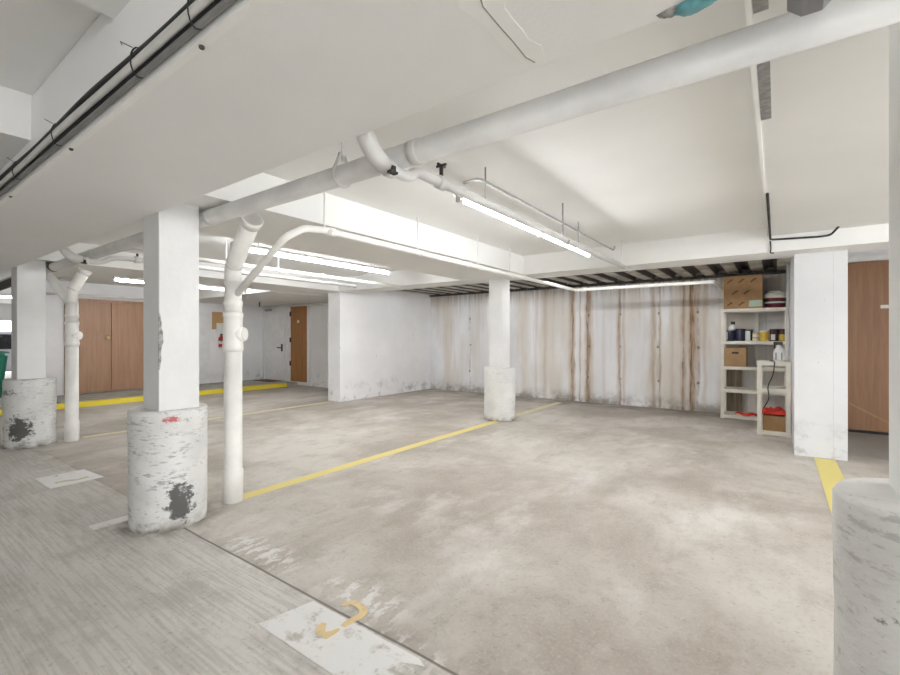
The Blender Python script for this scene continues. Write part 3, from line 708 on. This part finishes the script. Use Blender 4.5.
# ------------------------------------------------------------------ shelving and what stands on it
def shelf_unit(x0, x1, y0, y1, levels, label, pw=.034, mid=None, tall=0.0):
    t = thing('shelf_unit', label, 'shelf', ((x0+x1)/2, (y0+y1)/2, -1))
    top = levels[-1]
    for x in (x0, x1-pw):
        for y in (y0, y1-pw):
            bm = bmesh.new(); box(bm, (x, y, -1), (x+pw, y+pw, top+tall), .004); box(bm, (x-.004, y-.004, -1), (x+pw+.004, y+pw+.004, -.96), .004)
            obj('post', bm, M['plastic'], t)
    for z in levels:
        bm = bmesh.new(); h = .038
        box(bm, (x0-.003, y0-.003, z-h), (x1+.003, y0+.022, z)); box(bm, (x0-.003, y1-.022, z-h), (x1+.003, y1+.003, z))
        box(bm, (x0-.003, y0, z-h), (x0+.02, y1, z)); box(bm, (x1-.02, y0, z-h), (x1+.003, y1, z))
        box(bm, (x0, y0, z-.012), (x1, y1, z-.002))
        obj('shelf_board', bm, M['plastic'], t)
    if mid:
        obj('rear_brace', BM(box, (mid, y1-.03, -.96), (mid+.03, y1-.003, top)), M['plastic'], t)
    return t
L5 = [-.955, -.637, -.356, -.044, .352]
SX0, SX1, SY0, SY1 = -.565, .108, 6.50, 6.86
shelf_unit(SX0, SX1, SY0, SY1, L5, 'tall cream plastic shelf unit against the back wall', mid=-.22)
LS = [-.955, -.52, -.245]
TX0, TX1, TY0, TY1 = -.165, .112, 5.62, 5.98
shelf_unit(TX0, TX1, TY0, TY1, LS, 'low narrow cream plastic shelf unit before the tall one', pw=.04)
def carton(lo, hi, mat, label, handle=True, prints=False):
    t = thing('cardboard_box', label, 'box', ((lo[0]+hi[0])/2, (lo[1]+hi[1])/2, lo[2]))
    obj('carton', BM(box, lo, hi, .004), M[mat], t)
    bm = bmesh.new(); ym = (lo[1]+hi[1])/2; box(bm, (lo[0]+.002, ym-.012, hi[2]-.001), (hi[0]-.002, ym+.012, hi[2]+.0015)); obj('packing_tape', bm, M['card2'], t)
    if handle:
        w = (hi[0]-lo[0]); cx = (lo[0]+hi[0])/2; z = lo[2] + (hi[2]-lo[2])*.68
        obj('hand_hole', BM(box, (cx-.035, lo[1]-.0015, z), (cx+.035, lo[1]+.002, z+.022), .0007), M['black'], t)
    if prints:
        bm = bmesh.new()
        for i in range(3):
            for j in range(3):
                x = lo[0]+.03+i*.12+(j % 2)*.055; z = lo[2]+.03+j*.14
                if x+.08 > hi[0] or z+.05 > hi[2] or (x > hi[0]-.16 and z < lo[2]+.12): continue
                for q in range(2):
                    y = lo[1]
                    a = [(x+q*.0, z+q*.012), (x+.012, z+q*.012), (x+.075-q*.015, z+.05), (x+.06-q*.015, z+.05)]
                    prismY(bm, a, y-.0012-q*.0004, y+.001)
        obj('printed_marks', bm, M['print'], t)
        obj('shipping_label', BM(box, (hi[0]-.135, lo[1]-.0025, lo[2]+.02), (hi[0]-.005, lo[1]+.001, lo[2]+.095)), M['mint'], t)
    return t
carton((-.535, 6.51, .352), (-.137, 6.84, .752), 'card', 'big printed cardboard box with pale label on top of tall shelf', False, True)
carton((-.528, 6.51, -.356), (-.30, 6.80, -.125), 'card2', 'small cardboard box with hand hole on the middle shelf')
carton((-.118, 5.66, -.955), (.066, 5.93, -.80), 'card', 'low cardboard box under red fabric in the small shelf unit', False)
# red fabric spilling over the box
bm = bmesh.new(); n = 26; gx = [(-.155 + .245*i/n) for i in range(n+1)]; rows = []
for j in range(15):
    y = 5.655 + .29*j/14; row = []
    for x in gx:
        edge = min(1, (x+.155)/.06, (.09-x)/.03, (j+.5)/2, (14.5-j)/2)
        z = -.798 + max(0, .05 + .03*noise.noise(Vector((x*20, y*14, 1))) + .012*noise.noise(Vector((x*60, y*50, 4))))*max(.1, edge)
        row.append(bm.verts.new(V((x, y, z))))
    rows.append(row)
for a, b in zip(rows, rows[1:]):
    for k in range(n): f = bm.faces.new((a[k], a[k+1], b[k+1], b[k])); f.smooth = True
r = bmesh.ops.solidify(bm, geom=list(bm.faces), thickness=.006)
tag(obj('red_cloth', bm, M['red']), 'crumpled red fabric on the low cardboard box', 'cloth')
bm = bmesh.new(); pts = [(-.42+.03*k, 6.56+.012*math.sin(k), -.935+.012*math.sin(k*1.3)) for k in range(10)]
tube(bm, pts, [.004+.016*math.sin(math.pi*(k+.5)/10) for k in range(10)], 10)
tag(obj('red_strap', bm, M['red']), 'rolled red fabric strip on the bottom of the tall shelf', 'cloth')
def can(x, y, z, r, h, body, lid, label, lab=None, cat='paint can'):
    t = thing('paint_can', label, cat, (x, y, z), 'cans on the tall shelf')
    obj('can_body', BM(lathe, (x, y, z), [(r*.97, 0), (r, .004), (r, h-.006), (r*.97, h)], 24), M[body], t)
    obj('lid', BM(lathe, (x, y, z), [(r*1.02, h-.004), (r*1.04, h+.004), (r*1.0, h+.010), (r*.88, h+.010), (r*.86, h+.006)], 24), M[lid], t)
    if lab:
        bm = bmesh.new(); seg = []
        for k in range(13):
            a = math.radians(lab[1] + lab[2]*k/12); seg.append((x+(r+.0012)*math.cos(a), y+(r+.0012)*math.sin(a)))
        for p, q in zip(seg, seg[1:]):
            vs = [bm.verts.new(V(w)) for w in ((*p, z+h*lab[3]), (*q, z+h*lab[3]), (*q, z+h*lab[4]), (*p, z+h*lab[4]))]; bm.faces.new(vs)
        obj('can_label', bm, M[lab[0]], t)
    return t
zs = -.044
can(-.462, 6.58, zs, .050, .135, 'navy', 'tin', 'navy paint can, leftmost on the shelf', ('paper', 175, 55, .1, .85))
can(-.360, 6.57, zs, .050, .140, 'navy', 'black', 'navy paint can with black lid, second from left')
can(-.275, 6.575, zs, .044, .130, 'paper', 'navy', 'white labelled paint can with dark lid beside the navy cans', ('navy', 290, 40, .05, .95))
can(-.205, 6.555, zs, .036, .085, 'paper', 'yellow_lab', 'short white can with a yellow lid in mid shelf', ('yellow_lab', 200, 140, .35, .6))
can(-.122, 6.565, zs, .045, .115, 'yellow_lab', 'paper', 'yellow paint can with a white lid')
can(-.028, 6.56, zs, .043, .135, 'maroon2', 'maroon2', 'dark maroon can with white patch beside the yellow can', ('paper', 225, 60, .1, .6))
can(.055, 6.57, zs, .040, .135, 'maroon2', 'maroon2', 'dark can with yellow label at the right end', ('yellow_lab', 200, 130, .05, .6))
t = thing('white_jug', 'white plastic jug with dark cap standing behind the navy cans', 'jug', (-.45, 6.72, zs))
obj('jug_body', BM(lathe, (-.45, 6.72, zs), [(.045, 0), (.05, .01), (.05, .17), (.03, .205), (.022, .21)], 20), M['white'], t)
obj('cap', BM(lathe, (-.45, 6.72, zs), [(.026, .205), (.026, .245)], 16), M['black'], t)
t = thing('paint_bucket', 'maroon bucket with white lid on top of the tall shelf', 'bucket', (-.02, 6.66, .352))
obj('bucket_body', BM(lathe, (-.02, 6.66, .352), [(.092, 0), (.10, .006), (.110, .095), (.114, .10), (.114, .125), (.112, .13)], 28), M['maroon'], t)
obj('label_band', BM(lathe, (-.02, 6.66, .352), [(.1075, .055), (.1095, .075)], 28, caps=False), M['paper'], t)
obj('lid', BM(lathe, (-.02, 6.66, .352), [(.117, .118), (.118, .15), (.112, .155), (.108, .175), (.098, .18)], 28), M['plastic'], t)
obj('lid_ring', BM(lathe, (-.03, 6.66, .352), [(.07, .18), (.07, .20), (.06, .205)], 24), M['plastic'], t)
t = thing('spray_bottle', 'white spray bottle with dark trigger on the low shelf unit', 'spray bottle', (.02, 5.76, -.245))
obj('bottle', BM(lathe, (.02, 5.76, -.245), [(.045, 0), (.05, .01), (.05, .10), (.03, .14), (.018, .155), (.018, .17)], 20), M['white'], t)
bm = bmesh.new(); box(bm, (-.03, 5.74, -.075), (.05, 5.78, -.045), .006); box(bm, (-.025, 5.752, -.115), (-.013, 5.768, -.07)); obj('trigger_head', bm, M['dark'], t)
bm = bmesh.new(); box(bm, (-.012, 5.708, -.23), (-.004, 5.7125, -.155)); box(bm, (.036, 5.708, -.23), (.044, 5.7125, -.155)); obj('label_stripe', bm, M['cabgrey'], t)
o = obj('power_cord', BM(tube, [(-.06, 5.80, -.241), (-.02, 5.64, -.24), (-.02, 5.606, -.26), (-.03, 5.604, -.38), (-.08, 5.606, -.50), (-.06, 5.604, -.62), (-.11, 5.606, -.72)], .005, 8, rad=.05), M['black'])
tag(o, 'thin black cord hanging down the front of the low shelf unit', 'cord')
o = obj('plywood_board', BM(box, (-.54, 6.865, -1), (-.36, 6.885, -.40)), M['ply']); tag(o, 'weathered plywood board leaning behind the tall shelf', 'board')
o = obj('white_board', BM(box, (-.30, 6.865, -1), (-.02, 6.88, -.66)), M['white']); tag(o, 'low white board behind the bottom of the tall shelf', 'board')
# pier details: form joint and the vertical pipe behind it
tag(obj('corner_pipe', BM(tube, [(.098, 6.2, -1), (.098, 6.2, .82)], .016, 10), M['pipe']), 'thin pale vertical pipe between the tall shelf and white pier', 'pipe')
tag(obj('form_joint', BM(box, (.373, 4.8285, -1), (.3755, 4.832, .70)), M['cabwhite']), 'faint vertical seam down the white pier', 'seam')

# ------------------------------------------------------------------ world, camera, output
w = bpy.data.worlds.new('World'); scene.world = w; w.use_nodes = True
w.node_tree.nodes['Background'].inputs[0].default_value = (.97, .985, 1, 1)
w.node_tree.nodes['Background'].inputs[1].default_value = 2.0
cam = bpy.data.cameras.new('camera'); co = bpy.data.objects.new('camera', cam); C.objects.link(co)
cam.sensor_width = 36; cam.lens = 18; cam.clip_start = .02
co.location = V((0, 0, 0)); co.rotation_euler = (math.radians(90), 0, math.radians(36))
scene.camera = co
for o in scene.objects:
    if '_o' in o: del o['_o']
scene.view_settings.view_transform = 'Standard'; scene.view_settings.look = 'None'
scene.view_settings.exposure = 1.08; scene.view_settings.gamma = 1
scene.cycles.max_bounces = 10; scene.cycles.diffuse_bounces = 8
scene.cycles.use_denoising = True
